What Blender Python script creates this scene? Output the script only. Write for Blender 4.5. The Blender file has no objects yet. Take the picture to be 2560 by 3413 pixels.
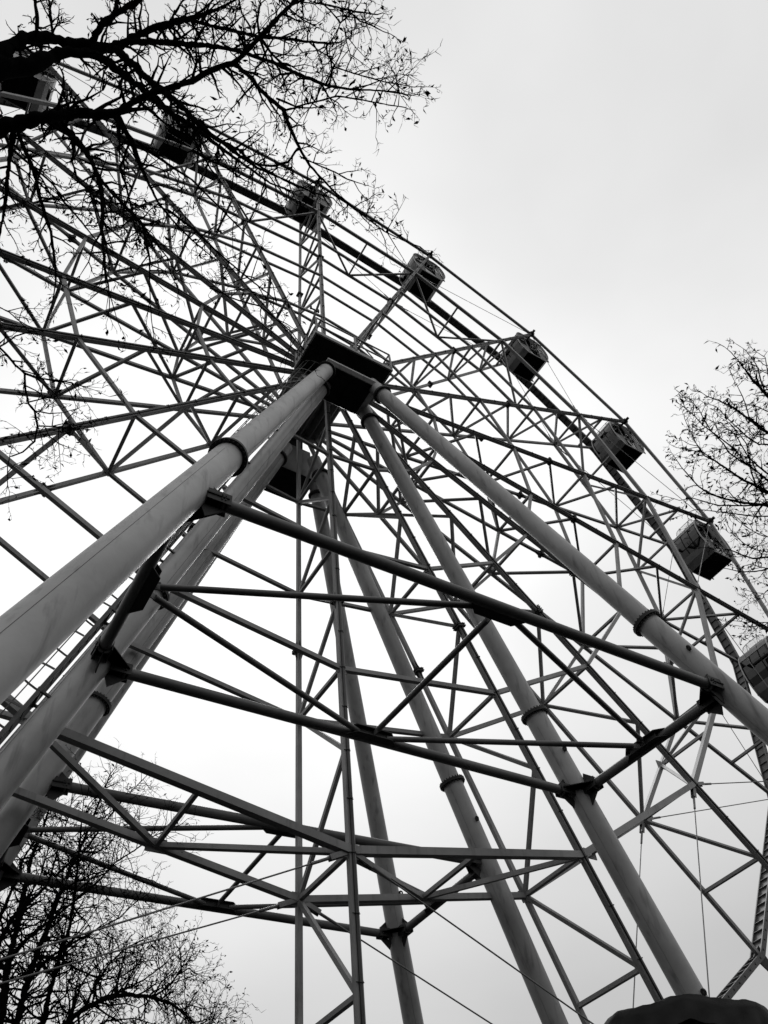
import bpy, math, random
from mathutils import Vector, Matrix
R = math.radians
scene = bpy.context.scene
COL = scene.collection
random.seed(7)
HUB = 29.0            # height of the wheel's axle (m)
RW = 25.0             # wheel radius

# ------------------------------------------------------------------ materials
def new_mat(name):
    m = bpy.data.materials.new(name); m.use_nodes = True
    nt = m.node_tree; nt.nodes.clear()
    out = nt.nodes.new('ShaderNodeOutputMaterial')
    return m, nt, out
def grey(v): return (v, v, v, 1)
def paint(name, lo, hi, rough=.5, scale=1.2, streak=0.0, bump=.0, spec=.5, metal=0.0, dirt=None):
    m, nt, out = new_mat(name); N = nt.nodes; Lk = nt.links
    b = N.new('ShaderNodeBsdfPrincipled'); Lk.new(b.outputs[0], out.inputs[0])
    tc = N.new('ShaderNodeTexCoord')
    n1 = N.new('ShaderNodeTexNoise'); n1.inputs['Scale'].default_value = scale; n1.inputs['Detail'].default_value = 6
    n1.inputs['Roughness'].default_value = .6
    Lk.new(tc.outputs['Object'], n1.inputs['Vector'])
    cr = N.new('ShaderNodeValToRGB'); cr.color_ramp.elements[0].position = .32; cr.color_ramp.elements[1].position = .7
    cr.color_ramp.elements[0].color = grey(lo); cr.color_ramp.elements[1].color = grey(hi)
    Lk.new(n1.outputs['Fac'], cr.inputs[0])
    col = cr.outputs[0]
    if dirt is not None:
        n2 = N.new('ShaderNodeTexNoise'); n2.inputs['Scale'].default_value = scale*9; n2.inputs['Detail'].default_value = 8
        mp = N.new('ShaderNodeMapping'); mp.inputs['Scale'].default_value = (1, 1, .12)
        Lk.new(tc.outputs['Object'], mp.inputs[0]); Lk.new(mp.outputs[0], n2.inputs['Vector'])
        c2 = N.new('ShaderNodeValToRGB'); c2.color_ramp.elements[0].position = .56; c2.color_ramp.elements[1].position = .74
        c2.color_ramp.elements[0].color = grey(0); c2.color_ramp.elements[1].color = grey(1)
        Lk.new(n2.outputs['Fac'], c2.inputs[0])
        mx = N.new('ShaderNodeMix'); mx.data_type = 'RGBA'
        ml = N.new('ShaderNodeMath'); ml.operation = 'MULTIPLY'; ml.inputs[1].default_value = streak
        Lk.new(c2.outputs[0], ml.inputs[0]); Lk.new(ml.outputs[0], mx.inputs[0])
        Lk.new(col, mx.inputs[6]); mx.inputs[7].default_value = grey(dirt); col = mx.outputs[2]
    Lk.new(col, b.inputs['Base Color'])
    b.inputs['Roughness'].default_value = rough
    b.inputs['Metallic'].default_value = metal
    b.inputs['Specular IOR Level'].default_value = spec
    if bump:
        bp = N.new('ShaderNodeBump'); bp.inputs['Strength'].default_value = bump; bp.inputs['Distance'].default_value = .02
        n3 = N.new('ShaderNodeTexNoise'); n3.inputs['Scale'].default_value = 3.0; n3.inputs['Detail'].default_value = 3
        Lk.new(tc.outputs['Object'], n3.inputs['Vector']); Lk.new(n3.outputs['Fac'], bp.inputs['Height']); Lk.new(bp.outputs[0], b.inputs['Normal'])
    return m
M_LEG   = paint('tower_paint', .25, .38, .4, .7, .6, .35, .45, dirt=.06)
M_TUBE  = paint('brace_paint_shaded', .07, .13, .45, .8, .35, .2, .4, dirt=.05)  # tower paint darkened, so the tubes' underside shade sits in the colour
M_STEEL = paint('wheel_paint', .18, .30, .5, .9, .45, 0, .4, dirt=.07)
M_SEAM  = paint('weld_seam', .09, .15, .7, 4)
M_BOLT  = paint('bolt_steel', .015, .035, .6, 3, spec=.3)
M_RIM   = paint('drive_rim_paint', .06, .1, .5, 1.5, .4, 0, .4, dirt=.02)
M_STRIP = paint('light_strip_black', .012, .03, .45, 3)
M_CABLE = paint('cable_steel', .12, .2, .4, 2, metal=.3)
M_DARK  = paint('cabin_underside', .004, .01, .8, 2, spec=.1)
M_PANEL = paint('cabin_panel', .12, .19, .5, 2.5, .5, .2, .4, dirt=.05)
M_ROOF  = paint('cabin_roof', .45, .6, .4, 2)
M_TRIM  = paint('cabin_trim', .4, .5, .4, 3)
M_SEAT  = paint('cabin_seat', .04, .08, .6, 3)
M_DECK  = paint('platform_steel_and_shade', .01, .025, .8, 2, spec=.1)  # deck steel, also the black of the head boxes' painted underside shade
M_LAD   = paint('ladder_steel', .03, .07, .5, 2)
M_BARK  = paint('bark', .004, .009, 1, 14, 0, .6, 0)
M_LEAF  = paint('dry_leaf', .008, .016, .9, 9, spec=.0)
M_TARP  = paint('black_tarpaulin', .003, .006, .6, 6, 0, .7, .25)
M_POLE  = paint('parasol_pole', .05, .1, .4, 3)
M_CONC  = paint('concrete', .2, .3, .9, 2, .4, .3, .2, dirt=.1)
def glass_mat(name, tint):
    m, nt, out = new_mat(name); N = nt.nodes; Lk = nt.links
    t = N.new('ShaderNodeBsdfTransparent'); t.inputs[0].default_value = grey(tint)
    g = N.new('ShaderNodeBsdfGlossy'); g.inputs['Roughness'].default_value = .03; g.inputs[0].default_value = grey(.9)
    lw = N.new('ShaderNodeLayerWeight'); lw.inputs[0].default_value = .5
    pw = N.new('ShaderNodeMath'); pw.operation = 'POWER'; pw.inputs[1].default_value = 4; Lk.new(lw.outputs['Facing'], pw.inputs[0])
    f = N.new('ShaderNodeMath'); f.operation = 'MULTIPLY_ADD'; f.inputs[1].default_value = .6; f.inputs[2].default_value = .05; Lk.new(pw.outputs[0], f.inputs[0])
    x = N.new('ShaderNodeMixShader'); Lk.new(f.outputs[0], x.inputs[0]); Lk.new(t.outputs[0], x.inputs[1]); Lk.new(g.outputs[0], x.inputs[2])
    Lk.new(x.outputs[0], out.inputs[0]); return m
M_GLASS = glass_mat('clear_glass', .6); M_TINT = glass_mat('tinted_glass', .10)
def ground_mat():
    m, nt, out = new_mat('asphalt'); N = nt.nodes; Lk = nt.links
    b = N.new('ShaderNodeBsdfPrincipled'); Lk.new(b.outputs[0], out.inputs[0])
    tc = N.new('ShaderNodeTexCoord')
    a = N.new('ShaderNodeTexNoise'); a.inputs['Scale'].default_value = .25; a.inputs['Detail'].default_value = 8
    c = N.new('ShaderNodeTexNoise'); c.inputs['Scale'].default_value = 60
    Lk.new(tc.outputs['Object'], a.inputs[0]); Lk.new(tc.outputs['Object'], c.inputs[0])
    ad = N.new('ShaderNodeMath'); ad.operation = 'MULTIPLY_ADD'; Lk.new(c.outputs['Fac'], ad.inputs[0]); ad.inputs[1].default_value = .4; Lk.new(a.outputs['Fac'], ad.inputs[2])
    cr = N.new('ShaderNodeValToRGB'); cr.color_ramp.elements[0].position = .5; cr.color_ramp.elements[1].position = .95
    cr.color_ramp.elements[0].color = grey(.009); cr.color_ramp.elements[1].color = grey(.02)
    Lk.new(ad.outputs[0], cr.inputs[0]); Lk.new(cr.outputs[0], b.inputs['Base Color'])
    b.inputs['Roughness'].default_value = .95; b.inputs['Specular IOR Level'].default_value = 0
    bp = N.new('ShaderNodeBump'); bp.inputs['Strength'].default_value = .3; Lk.new(c.outputs['Fac'], bp.inputs['Height']); Lk.new(bp.outputs[0], b.inputs['Normal'])
    return m
M_GROUND = ground_mat()

# ------------------------------------------------------------------ mesh builder
def V(*a): return Vector(a)
def frame_of(d, up=None):
    d = d.normalized()
    up = up or Vector((0, 0, 1))
    if abs(d.dot(up)) > .999: up = Vector((1, 0, 0)) if abs(d.x) < .9 else Vector((0, 0, 1))
    s = d.cross(up).normalized(); u = s.cross(d).normalized()
    return d, s, u
class MB:
    def __init__(self): self.v = []; self.f = []; self.sm = []
    def add(self, vs, fs, smooth=False):
        o = len(self.v); self.v += [tuple(p) for p in vs]
        self.f += [tuple(i+o for i in f) for f in fs]; self.sm += [smooth]*len(fs)
    def box(self, c, sx, sy, sz, ax=None):
        c = Vector(c); X, Y, Z = ax or (V(1,0,0), V(0,1,0), V(0,0,1))
        vs = [c + X*(i*sx/2) + Y*(j*sy/2) + Z*(k*sz/2) for i in (-1,1) for j in (-1,1) for k in (-1,1)]
        self.add(vs, [(0,1,3,2),(4,6,7,5),(0,4,5,1),(2,3,7,6),(0,2,6,4),(1,5,7,3)])
    def bar(self, a, b, w, h, up=None):           # square section from a to b
        a = Vector(a); b = Vector(b); d, s, u = frame_of(b-a, up)
        self.box((a+b)/2, (b-a).length, w, h, (d, s, u))
    def tube(self, a, b, r0, r1=None, n=12, cap=True, up=None):
        a = Vector(a); b = Vector(b); r1 = r0 if r1 is None else r1
        d, s, u = frame_of(b-a, up); vs = []
        for p, r in ((a, r0), (b, r1)):
            for i in range(n):
                t = 2*math.pi*i/n; vs.append(p + s*(math.cos(t)*r) + u*(math.sin(t)*r))
        self.add(vs, [(i, (i+1) % n, n+(i+1) % n, n+i) for i in range(n)], n > 5)
        if cap: self.add([vs[i] for i in range(n)][::-1], [tuple(range(n))]); self.add([vs[n+i] for i in range(n)], [tuple(range(n))])
    def path(self, pts, n=5):                      # pts: (Vector, radius)
        vs = []; k = len(pts); prev = None
        for i, (p, r) in enumerate(pts):
            d = (pts[min(i+1, k-1)][0] - pts[max(i-1, 0)][0])
            if d.length < 1e-6: d = V(0,0,1)
            d.normalize()
            s = prev - d*prev.dot(d) if prev is not None else d.cross(V(.3,.2,.93))
            if s.length < 1e-4: s = d.cross(V(1,0,0))
            s.normalize(); prev = s; u = d.cross(s)
            for j in range(n):
                t = 2*math.pi*j/n; vs.append(p + s*(math.cos(t)*r) + u*(math.sin(t)*r))
        fs = [(i*n+j, i*n+(j+1) % n, (i+1)*n+(j+1) % n, (i+1)*n+j) for i in range(k-1) for j in range(n)]
        self.add(vs, fs, n > 3)
    def ring(self, c, axis, r_in, r_out, th, n=24):
        d, s, u = frame_of(Vector(axis)); c = Vector(c); vs = []
        for q in (-th/2, th/2):
            for r in (r_in, r_out):
                for i in range(n):
                    t = 2*math.pi*i/n; vs.append(c + d*q + s*(math.cos(t)*r) + u*(math.sin(t)*r))
        g = lambda q, r, i: (q*2+r)*n + i % n
        fs = []
        for i in range(n):
            fs += [(g(0,1,i), g(0,1,i+1), g(1,1,i+1), g(1,1,i)), (g(0,0,i+1), g(0,0,i), g(1,0,i), g(1,0,i+1)),
                   (g(0,0,i), g(0,0,i+1), g(0,1,i+1), g(0,1,i)), (g(1,0,i+1), g(1,0,i), g(1,1,i), g(1,1,i+1))]
        self.add(vs, fs)
    def plate(self, pts, th, nrm):                 # polygon with thickness
        nrm = Vector(nrm).normalized(); n = len(pts)
        vs = [Vector(p) + nrm*(th/2) for p in pts] + [Vector(p) - nrm*(th/2) for p in pts]
        self.add(vs, [tuple(range(n)), tuple(range(2*n-1, n-1, -1))] + [(i, n+i, n+(i+1) % n, (i+1) % n) for i in range(n)])
    def build(self, name, mat, parent=None):
        me = bpy.data.meshes.new(name); me.from_pydata(self.v, [], self.f); me.materials.append(mat)
        me.polygons.foreach_set('use_smooth', self.sm); me.update()
        o = bpy.data.objects.new(name, me); COL.objects.link(o)
        if parent: o.parent = parent
        return o
def empty(name, label, cat, loc=(0,0,0), group=None):
    o = bpy.data.objects.new(name, None); COL.objects.link(o); o.location = loc; o.empty_display_size = .5
    tag(o, label, cat, group); return o
def tag(o, label, cat, group=None):
    o['label'] = label; o['category'] = cat
    if group: o['group'] = group
def put(mb, name, mat, parent, off):               # parts modelled in world coords, parent sits at off
    for i, p in enumerate(mb.v): mb.v[i] = (p[0]-off[0], p[1]-off[1], p[2]-off[2])
    return mb.build(name, mat, parent)

# ------------------------------------------------------------------ ground
g = MB(); g.add([(-400,-400,0),(400,-400,0),(400,400,0),(-400,400,0)], [(0,1,2,3)])
go = g.build('ground', M_GROUND); go['kind'] = 'structure'

# unseen ring of dark trees, added to cut low sky light on undersides
g = MB(); rw = random.Random(2); vs = []; NB = 420
for i in range(NB):
    a = 2*math.pi*i/NB; h = 12 + 2.5*math.sin(a*9) + 1.5*math.sin(a*31+1) + rw.uniform(-1.3, 1.3); rr = 120 + 5*math.sin(a*13) + rw.uniform(-2, 2)
    for q, z in ((0, 0), (-1.5, h*.45), (0, h*.8), (3, h), (9, h*.8), (12, 0)): vs.append(((rr+q)*math.cos(a), (rr+q)*math.sin(a), z))
g.add(vs, [(i*6+j, ((i+1) % NB)*6+j, ((i+1) % NB)*6+j+1, i*6+j+1) for i in range(NB) for j in range(5)])
go = g.build('light_block_woods', M_BARK); go['kind'] = 'stuff'; tag(go, 'added belt of dark bare trees, out of view, that blocks low sky light', 'light_block_woods')

# ------------------------------------------------------------------ ferris wheel
R2, R3, R4, R5, R6 = .7816*RW, .5921*RW, .4971*RW, .4046*RW, .217*RW
M1, ME, M2, M5, M6, F0 = .8875*RW, .889*RW, .6859*RW, .3122*RW, .135*RW, .9763*RW
def yn(r): return .10*(1-r/RW)
def yf(r): return 2.30 + .155*(1-r/RW)
WC = V(0, 0, HUB)
def pn(s, r, dy=0):
    a = R(20*(s-3)); return V(r*math.sin(a), yn(r)+dy, HUB + r*math.cos(a))
def pf(s, r, dy=0):
    a = R(20*(s-3)); return V(r*math.sin(a), yf(r)+dy, HUB + r*math.cos(a))
YAX = V(0, 1, 0)
wheel = empty('ferris_wheel', 'huge grey steel lattice observation wheel carrying the cabins', 'ferris wheel', (0, 0, HUB))
W0 = (0, 0, HUB)
for s in range(18):
    m = MB(); r0 = .9
    m.bar(pn(s, r0), pn(s, RW+.05), .15, .15, YAX)
    m.bar(pf(s, r0), pf(s, F0), .125, .125, YAX)
    lace = [((M1, ME)), ((M1, R2)), ((R2, R2)), ((M2, R2)), ((M2, R3)), ((R3, R3)), ((R4, R3)), ((R4, R5)), ((R5, R5)), ((M5, R5)), ((M5, R6)), ((R6, R6)), ((M6, R6))]
    for a, b in lace:
        m.bar(pn(s, a), pf(s, b), .095, .105, YAX)
    for r, t in ((R2, .26), (R3, .22), (R5, .2), (R6, .2)):
        for q in (pn(s, r), pf(s, r)):
            a = R(20*(s-3)); ax = (V(math.cos(a),0,-math.sin(a)), YAX, V(math.sin(a),0,math.cos(a)))
            m.box(q, t*1.35, .03, t*1.2, ax); m.box(q, .03, t*.9, t, ax)
    sp = put(m, 'spoke', M_STEEL, wheel, W0)
    m = MB()                                        # black light strip with clips on the outer face
    m.bar(pn(s, 1.3, -.095), pn(s, RW-.1, -.095), .055, .05, YAX)
    q = 1.6; 
    while q < RW-.3:
        m.bar(pn(s, q, -.1), pn(s, q+.025, -.1), .085, .08, YAX); m.bar(pn(s, q, -.08), pn(s, q+.012, -.08), .17, .02, YAX); q += 1.2
    put(m, 'light_strip', M_STRIP, sp, (0,0,0)) if False else put(m, 'light_strip', M_STRIP, sp, W0)
    for pp in (pn, pf):                             # bolted splice
        m = MB(); c = pp(s, R4); a = R(20*(s-3)); d = V(math.sin(a), 0, math.cos(a)); sd = V(math.cos(a), 0, -math.sin(a))
        for k in (-.035, .035): m.box(c + d*k, .30, .30, .04, (sd, YAX, d))
        for k in (-1, 1):
            for w_ in (-1, 1):
                m.plate([c + d*(k*.06) + sd*(w_*.14), c + d*(k*.06) + sd*(w_*.05), c + d*(k*.42) + sd*(w_*.05)], .02, YAX)
                m.plate([c + d*(k*.06) + YAX*(w_*.14), c + d*(k*.06) + YAX*(w_*.05), c + d*(k*.42) + YAX*(w_*.05)], .02, sd)
                for e in (-1, 1): m.tube(c + sd*(w_*.11) + YAX*(e*.11) - d*.09, c + sd*(w_*.11) + YAX*(e*.11) + d*.09, .018, n=6)
        put(m, 'splice_joint', M_BOLT, sp, W0)
    m = MB(); a = R(20*(s-3)); d = V(math.sin(a), 0, math.cos(a)); sd = V(math.cos(a), 0, -math.sin(a)); c = pn(s, RW)
    m.tube(c + V(0,-.36,0), c + V(0,.14,0), .085, n=14); m.tube(c + V(0,-.17,0), c + V(0,-.13,0), .16, n=14)
    m.box(c, .36, .2, .22, (sd, YAX, d))
    m.box(c + sd*.3, .3, .05, .16, (sd, YAX, d)); m.box(c - sd*.3, .3, .05, .16, (sd, YAX, d))
    put(m, 'bearing_block', M_BOLT, sp, W0)
    m = MB(); c = pf(s, RW)
    m.tube(c + V(0,-.22,0), c + V(0,.12,0), .08, n=12)
    m.plate([c + sd*.12 + d*.12, c - sd*.12 + d*.12, c - sd*.3 - d*.72, c + sd*.3 - d*.72], .04, YAX)
    put(m, 'bearing_block', M_BOLT, sp, W0)
def ring_part(name, fn, r, w, h, mat=M_STEEL):
    m = MB()
    for s in range(18): m.bar(fn(s, r), fn(s+1, r), w, h, YAX)
    return put(m, name, mat, wheel, W0)
ring_part('outer_ring', pn, RW, .16, .16)
for fn, r, w in ((pn, R2, .17), (pn, R3, .125), (pn, R5, .11), (pn, R6, .1)): ring_part('tie_ring', fn, r, w, w*1.02)
for fn, r, w in ((pf, R2, .145), (pf, R3, .12), (pf, R5, .11), (pf, R6, .1)): ring_part('tie_ring', fn, r, w, w*1.02)
for s in range(18):                                 # chevron braces of the rim
    m = MB(); mid = (pf(s, R2) + pf(s+1, R2))/2; mn = (pn(s, R2) + pn(s+1, R2))/2
    m.bar(pn(s, R2, .05), mid, .115, .105, YAX); m.bar(pn(s+1, R2, .05), mid, .115, .105, YAX); m.bar(mn, mid, .1, .09, YAX)
    m.box(mid, .45, .03, .3)
    put(m, 'rim_brace', M_STEEL, wheel, W0)
# thin tie rods meet at every second bearing
for s in range(1, 19, 2):
    for nb in (s-1, s+1):
        for A, B in ((pn(s, RW, .02), pn(nb, R2, .02)), (pf(s, F0), pf(nb, R2))):
            m = MB(); d = (A-B).normalized()
            m.tube(B, A, .017, n=6, cap=False); m.tube(B + d*.45, B + d*1.0, .035, n=8)
            for k in (-.05, .05): m.box(B + d*.3 + V(0, k, 0), .5, .03, .11, frame_of(d, YAX)[0:1] + frame_of(d, YAX)[2:0:-1])
            put(m, 'tie_rod', M_CABLE, wheel, W0)
# drive rim : rolled channel
m = MB(); NS = 216; prof = [(-.2, -.10), (.2, -.10), (.2, -.05), (.04, -.05), (.04, .05), (.2, .05), (.2, .10), (-.2, .10), (-.2, .05), (-.04, .05), (-.04, -.05), (-.2, -.05)]
prof = [(-.09,-.23), (.09,-.23), (.09,-.19), (.02,-.19), (.02,.19), (.09,.19), (.09,.23), (-.09,.23), (-.09,.19), (-.02,.19), (-.02,-.19), (-.09,-.19)]
vs = []
def rrim(a): return 24.45*math.cos(R(10))/math.cos((a % R(20))-R(10))   # straight between spokes
for i in range(NS):
    a = 2*math.pi*i/NS; q = rrim(a)
    for pr_, py_ in prof: vs.append(V((q+pr_)*math.sin(a), 2.40+py_, HUB + (q+pr_)*math.cos(a)))
k = len(prof)
m.add(vs, [(i*k+j, i*k+(j+1) % k, ((i+1) % NS)*k+(j+1) % k, ((i+1) % NS)*k+j) for i in range(NS) for j in range(k)])
for i in range(360):
    a = 2*math.pi*(i+.5)/360; d = V(math.sin(a), 0, math.cos(a))
    q = rrim(a)
    m.box(V(0,2.40,HUB) + d*(q-.045), .016, .372, .07, (V(math.cos(a),0,-math.sin(a)), YAX, d))
    m.box(V(0,2.165,HUB) + d*q, .05, .03, .05, (V(math.cos(a),0,-math.sin(a)), YAX, d))
put(m, 'drive_rim', M_RIM, wheel, W0)
m = MB()
m.tube((0,-.02,HUB), (0,2.5,HUB), .8, n=36); m.ring((0,.1,HUB), YAX, .5, 1.35, .06, 36); m.ring((0,2.44,HUB), YAX, .5, 1.35, .06, 36)
for s in range(18):
    a = R(20*(s-3)); d = V(math.sin(a), 0, math.cos(a)); sd = V(math.cos(a),0,-math.sin(a))
    m.box(V(0,1.27,HUB) + d*1.0, .04, 2.3, .45, (sd, YAX, d))
put(m, 'hub_drum', M_STEEL, wheel, W0)
m = MB(); m.tube((0,-.95,HUB), (0,4.1,HUB), .42, n=28); put(m, 'axle', M_BOLT, wheel, W0)

# ------------------------------------------------------------------ support towers
LEGS = {"A": [[-1.033, -1.7, 25.8], [-6.039, -5.687, 11.32]], "C": [[1.107, -1.826, 25.8], [5.987, -5.869, 11.32]], "B": [[-0.845, -0.986, 25.8], [-6.018, -1.132, 11.32]], "D": [[1.272, -0.689, 25.8], [5.714, -1.324, 11.32]], "H": [[-0.945, 3.149, 25.8], [-5.789, 7.193, 11.241]], "F": [[1.191, 3.218, 25.8], [5.59, 6.891, 11.241]], "E": [[-0.845, 2.339, 25.8], [-5.879, 2.926, 11.241]], "G": [[0.845, 2.339, 25.8], [5.482, 2.234, 11.241]]}
FL_T = .85
def leg_ground(a, b): return a + (b-a)*((.35-a.z)/(b.z-a.z))
def tower(name, label, names, near):
    A, C, B, D = names                              # left/right legs of the outer pair, left/right of the inner pair
    P = {k: (Vector(LEGS[k][0]), Vector(LEGS[k][1])) for k in names}
    ctr = sum((leg_ground(*P[k]) for k in names), V(0,0,0))/4; off = (ctr.x, ctr.y, 0)
    t = empty(name, label, 'support tower', off)
    node = {}
    for k in names:
        a, b = P[k]; d = (b-a).normalized(); gr = leg_ground(a, b); fl = a + (b-a)*FL_T; top = a - d*.75
        m = MB(); m.tube(top, fl, .262, .262, 36); m.tube(fl, gr, .288, .288, 36)
        lg = put(m, 'leg', M_LEG, t, off)
        for c in (fl, a + d*.15):
            m = MB(); rr = .29 if c is fl else .262
            for q in (-.022, .022): m.ring(c + d*q, d, rr-.04, rr+.085, .04, 40)
            _, s_, u_ = frame_of(d)
            for i in range(24):
                an = 2*math.pi*i/24; o_ = s_*(math.cos(an)*(rr+.045)) + u_*(math.sin(an)*(rr+.045))
                m.tube(c + d*-.085 + o_, c + d*.085 + o_, .019, n=6)
            put(m, 'flange', M_BOLT, lg, off)
        _, s_, u_ = frame_of(d)
        for an0, p0, p1 in ((1.0, a, fl), (3.6, a, fl), (2.2, fl, gr), (5.2, fl, gr)):
            m = MB(); rr = .263 if p1 is fl else .289
            o_ = s_*(math.cos(an0)*rr) + u_*(math.sin(an0)*rr)
            m.path([(p0 + (p1-p0)*f_ + o_, .0035) for f_ in (.03, .5, .99)], 4)
            put(m, 'weld_seam', M_SEAM, lg, off)
        m = MB(); m.box((gr.x, gr.y, .18), 1.6, 1.6, .36); put(m, 'footing', M_CONC, t, off)
        m = MB(); m.box((gr.x, gr.y, .38), .9, .9, .04)
        for i in range(4):
            dd = V(math.cos(i*PI2), math.sin(i*PI2), 0)
            m.plate([V(gr.x,gr.y,.4)+dd*.28, V(gr.x,gr.y,.4)+dd*.44, V(gr.x,gr.y,.85)+dd*.28], .03, dd.cross(V(0,0,1)))
        put(m, 'base_plate', M_BOLT, t, off)
        node[k] = b
    edges = [(A, C), (A, B), (B, D), (D, C)]
    mids = {}
    for p, q in edges:
        a, b = node[p], node[q]; d = (b-a).normalized(); m = MB()
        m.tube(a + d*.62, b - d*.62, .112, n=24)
        for c, sg in ((a + d*.56, 1), (b - d*.56, -1)):
            m.ring(c, d, .0, .15, .03, 20)
        tb = put(m, 'brace_tube', M_TUBE, t, off); mids[(p, q)] = (a+b)/2
    # diagonals joining the mid points
    inn = (node[A]+node[B]+node[C]+node[D])/4
    ms = [mids[e] for e in edges]                    # AC, AB, BD, DC
    for i, j in ((1, 0), (1, 2), (2, 3), (0, 3), (0, 2)):
        a, b = ms[i], ms[j]; d = (b-a).normalized(); m = MB()
        m.tube(a + d*.38, b - d*.38, .062, n=18)
        for c in (a + d*.36, b - d*.36): m.box(c, .34, .02, .13, frame_of(d))
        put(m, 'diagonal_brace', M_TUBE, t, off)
    # gusset plates
    UP = V(0,0,1)
    adj = {A: (C, B), C: (A, D), B: (A, D), D: (B, C)}
    for k in names:
        c = node[k]; m = MB(); d1 = (node[adj[k][0]]-c).normalized(); d2 = (node[adj[k][1]]-c).normalized()
        for h in (-.13, .13):
            n1 = UP.cross(d1).normalized(); n1 = n1 if n1.dot(d2) > 0 else -n1
            n2 = UP.cross(d2).normalized(); n2 = n2 if n2.dot(d1) > 0 else -n2
            m.plate([c - n1*.16, c + d1*.62 - n1*.16, c + d1*.62 + n1*.16, c + d2*.62 + n2*.16, c + d2*.62 - n2*.16, c - n2*.16 - d2*.05], .022, UP)
        for d in (d1, d2):
            sd = UP.cross(d)
            for w in (-.13, .13): m.box(c + d*.46 + sd*w, .4, .02, .24, (d, sd, UP))
            m.plate([c + d*.2 + UP*.14, c + d*.62 + UP*.14, c + d*.3 + UP*.42], .02, sd)
            m.plate([c + d*.2 - UP*.14, c + d*.62 - UP*.14, c + d*.3 - UP*.42], .02, sd)
            for e in range(4):
                m.tube(c + d*(.5+.06*(e % 2)) + UP*(.05 if e < 2 else -.05) + sd*-.16, c + d*(.5+.06*(e % 2)) + UP*(.05 if e < 2 else -.05) + sd*.16, .014, n=6)
        put(m, 'gusset_plate', M_BOLT, t, off)
    for (p, q), c in mids.items():
        d = (node[q]-node[p]).normalized(); sd = UP.cross(d)
        if sd.dot(inn-c) < 0: sd = -sd
        m = MB()
        for h in (-.09, .09):
            m.plate([c - d*.62 + sd*.06 + UP*h, c - d*.42 + sd*.26 + UP*h, c + d*.42 + sd*.26 + UP*h, c + d*.62 + sd*.06 + UP*h], .02, UP)
        m.box(c + sd*.16, .8, .02, .16, (d, sd, UP))
        put(m, 'gusset_plate', M_BOLT, t, off)
    # head box with bearing housing
    s = -1 if near else 1; y0 = 1.15
    cy = -1.18 if near else 3.55
    m = MB(); lo = HUB-2.95
    if near:
        b0 = [(-.85,-1.86), (.85,-1.86), (.85,-.5), (-.85,-.5)]; b1 = [(-1.1,-1.97), (1.1,-1.97), (1.1,-.42), (-1.1,-.42)]
        vs = [V(x, y, lo) for x, y in b0] + [V(x, y, lo+.12) for x, y in b1] + [V(x, y, lo+.20) for x, y in b1]
        m.add(vs, [(3,2,1,0), (0,1,5,4), (1,2,6,5), (2,3,7,6), (3,0,4,7), (4,5,9,8), (5,6,10,9), (6,7,11,10), (7,4,8,11), (8,9,10,11)])
        hb = put(m, 'head_box', M_LEG, t, off)
        m = MB(); m.box((0,-1.18,lo-.02), 1.66, 1.32, .03); m.box((0,-1.18,lo-.05), .03, 1.3, .03); m.box((0,-1.6,lo-.05), 1.6, .03, .03); put(m, 'underside_shade', M_DECK, hb, off)  # near-black sheet stands in for the shade under the head box
        m = MB()
        for x in (-.5, .5): m.plate([V(x,-.86,lo+.2), V(x,-.36,lo+.2), V(x,-.36,HUB+.3), V(x,-.8,HUB+.3)], .06, (1,0,0))
        m.box((0,-.55,HUB-1.2), .94, .06, 2.8); m.ring((0,-.55,HUB), YAX, .3, .66, .4, 28)
        for x in (-.95, .95): m.box((x,-.6,HUB-2.06), .12, .12, 1.1)
        put(m, 'axle_bearing', M_BOLT, t, off)
    else:
        hi = HUB-1.2
        vs = [V(x, cy+y, z) for z, k_ in ((lo, 1), (hi, .9)) for x, y in ((-.84*k_,-.66), (.84*k_,-.66), (.84*k_,.7), (-.84*k_,.7))]
        m.add(vs, [(3,2,1,0), (0,1,5,4), (1,2,6,5), (2,3,7,6), (3,0,4,7), (4,5,6,7)])
        hb = put(m, 'head_box', M_LEG, t, off)
        m = MB(); m.box((0,cy+.02,lo-.02), 1.66, 1.34, .03); put(m, 'underside_shade', M_DECK, hb, off)  # underside shade put in as a near-black sheet
        m = MB(); m.box((0,cy,HUB-.4), 1.0, 1.0, 1.6); m.ring((0,cy,HUB), YAX, .3, .62, 1.2, 28); put(m, 'axle_bearing', M_BOLT, t, off)
    # small lifting lugs
    for k in names:
        a, b = P[k]; d = (b-a).normalized(); _, s_, u_ = frame_of(d)
        for f_ in ((.93, 1.30, 1.312, 1.324) if k in (names[3],) else (.93,)):
            m = MB(); c = a + (b-a)*f_ + s_*.34; m.ring(c, u_, .03, .07, .03, 12); m.box(c - s_*.05, .04, .08, .1, (u_, d, s_))
            put(m, 'lifting_lug', M_BOLT, t, off)
    return t, off, P
PI2 = math.pi/2
near_t, near_off, NP = tower('support_tower', 'front four-legged tubular tower with the railed platform and caged ladder', ('A','C','B','D'), True)
far_t, far_off, FP = tower('support_tower', 'rear four-legged tubular tower behind the wheel, seen through its spokes', ('H','F','E','G'), False)

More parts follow.
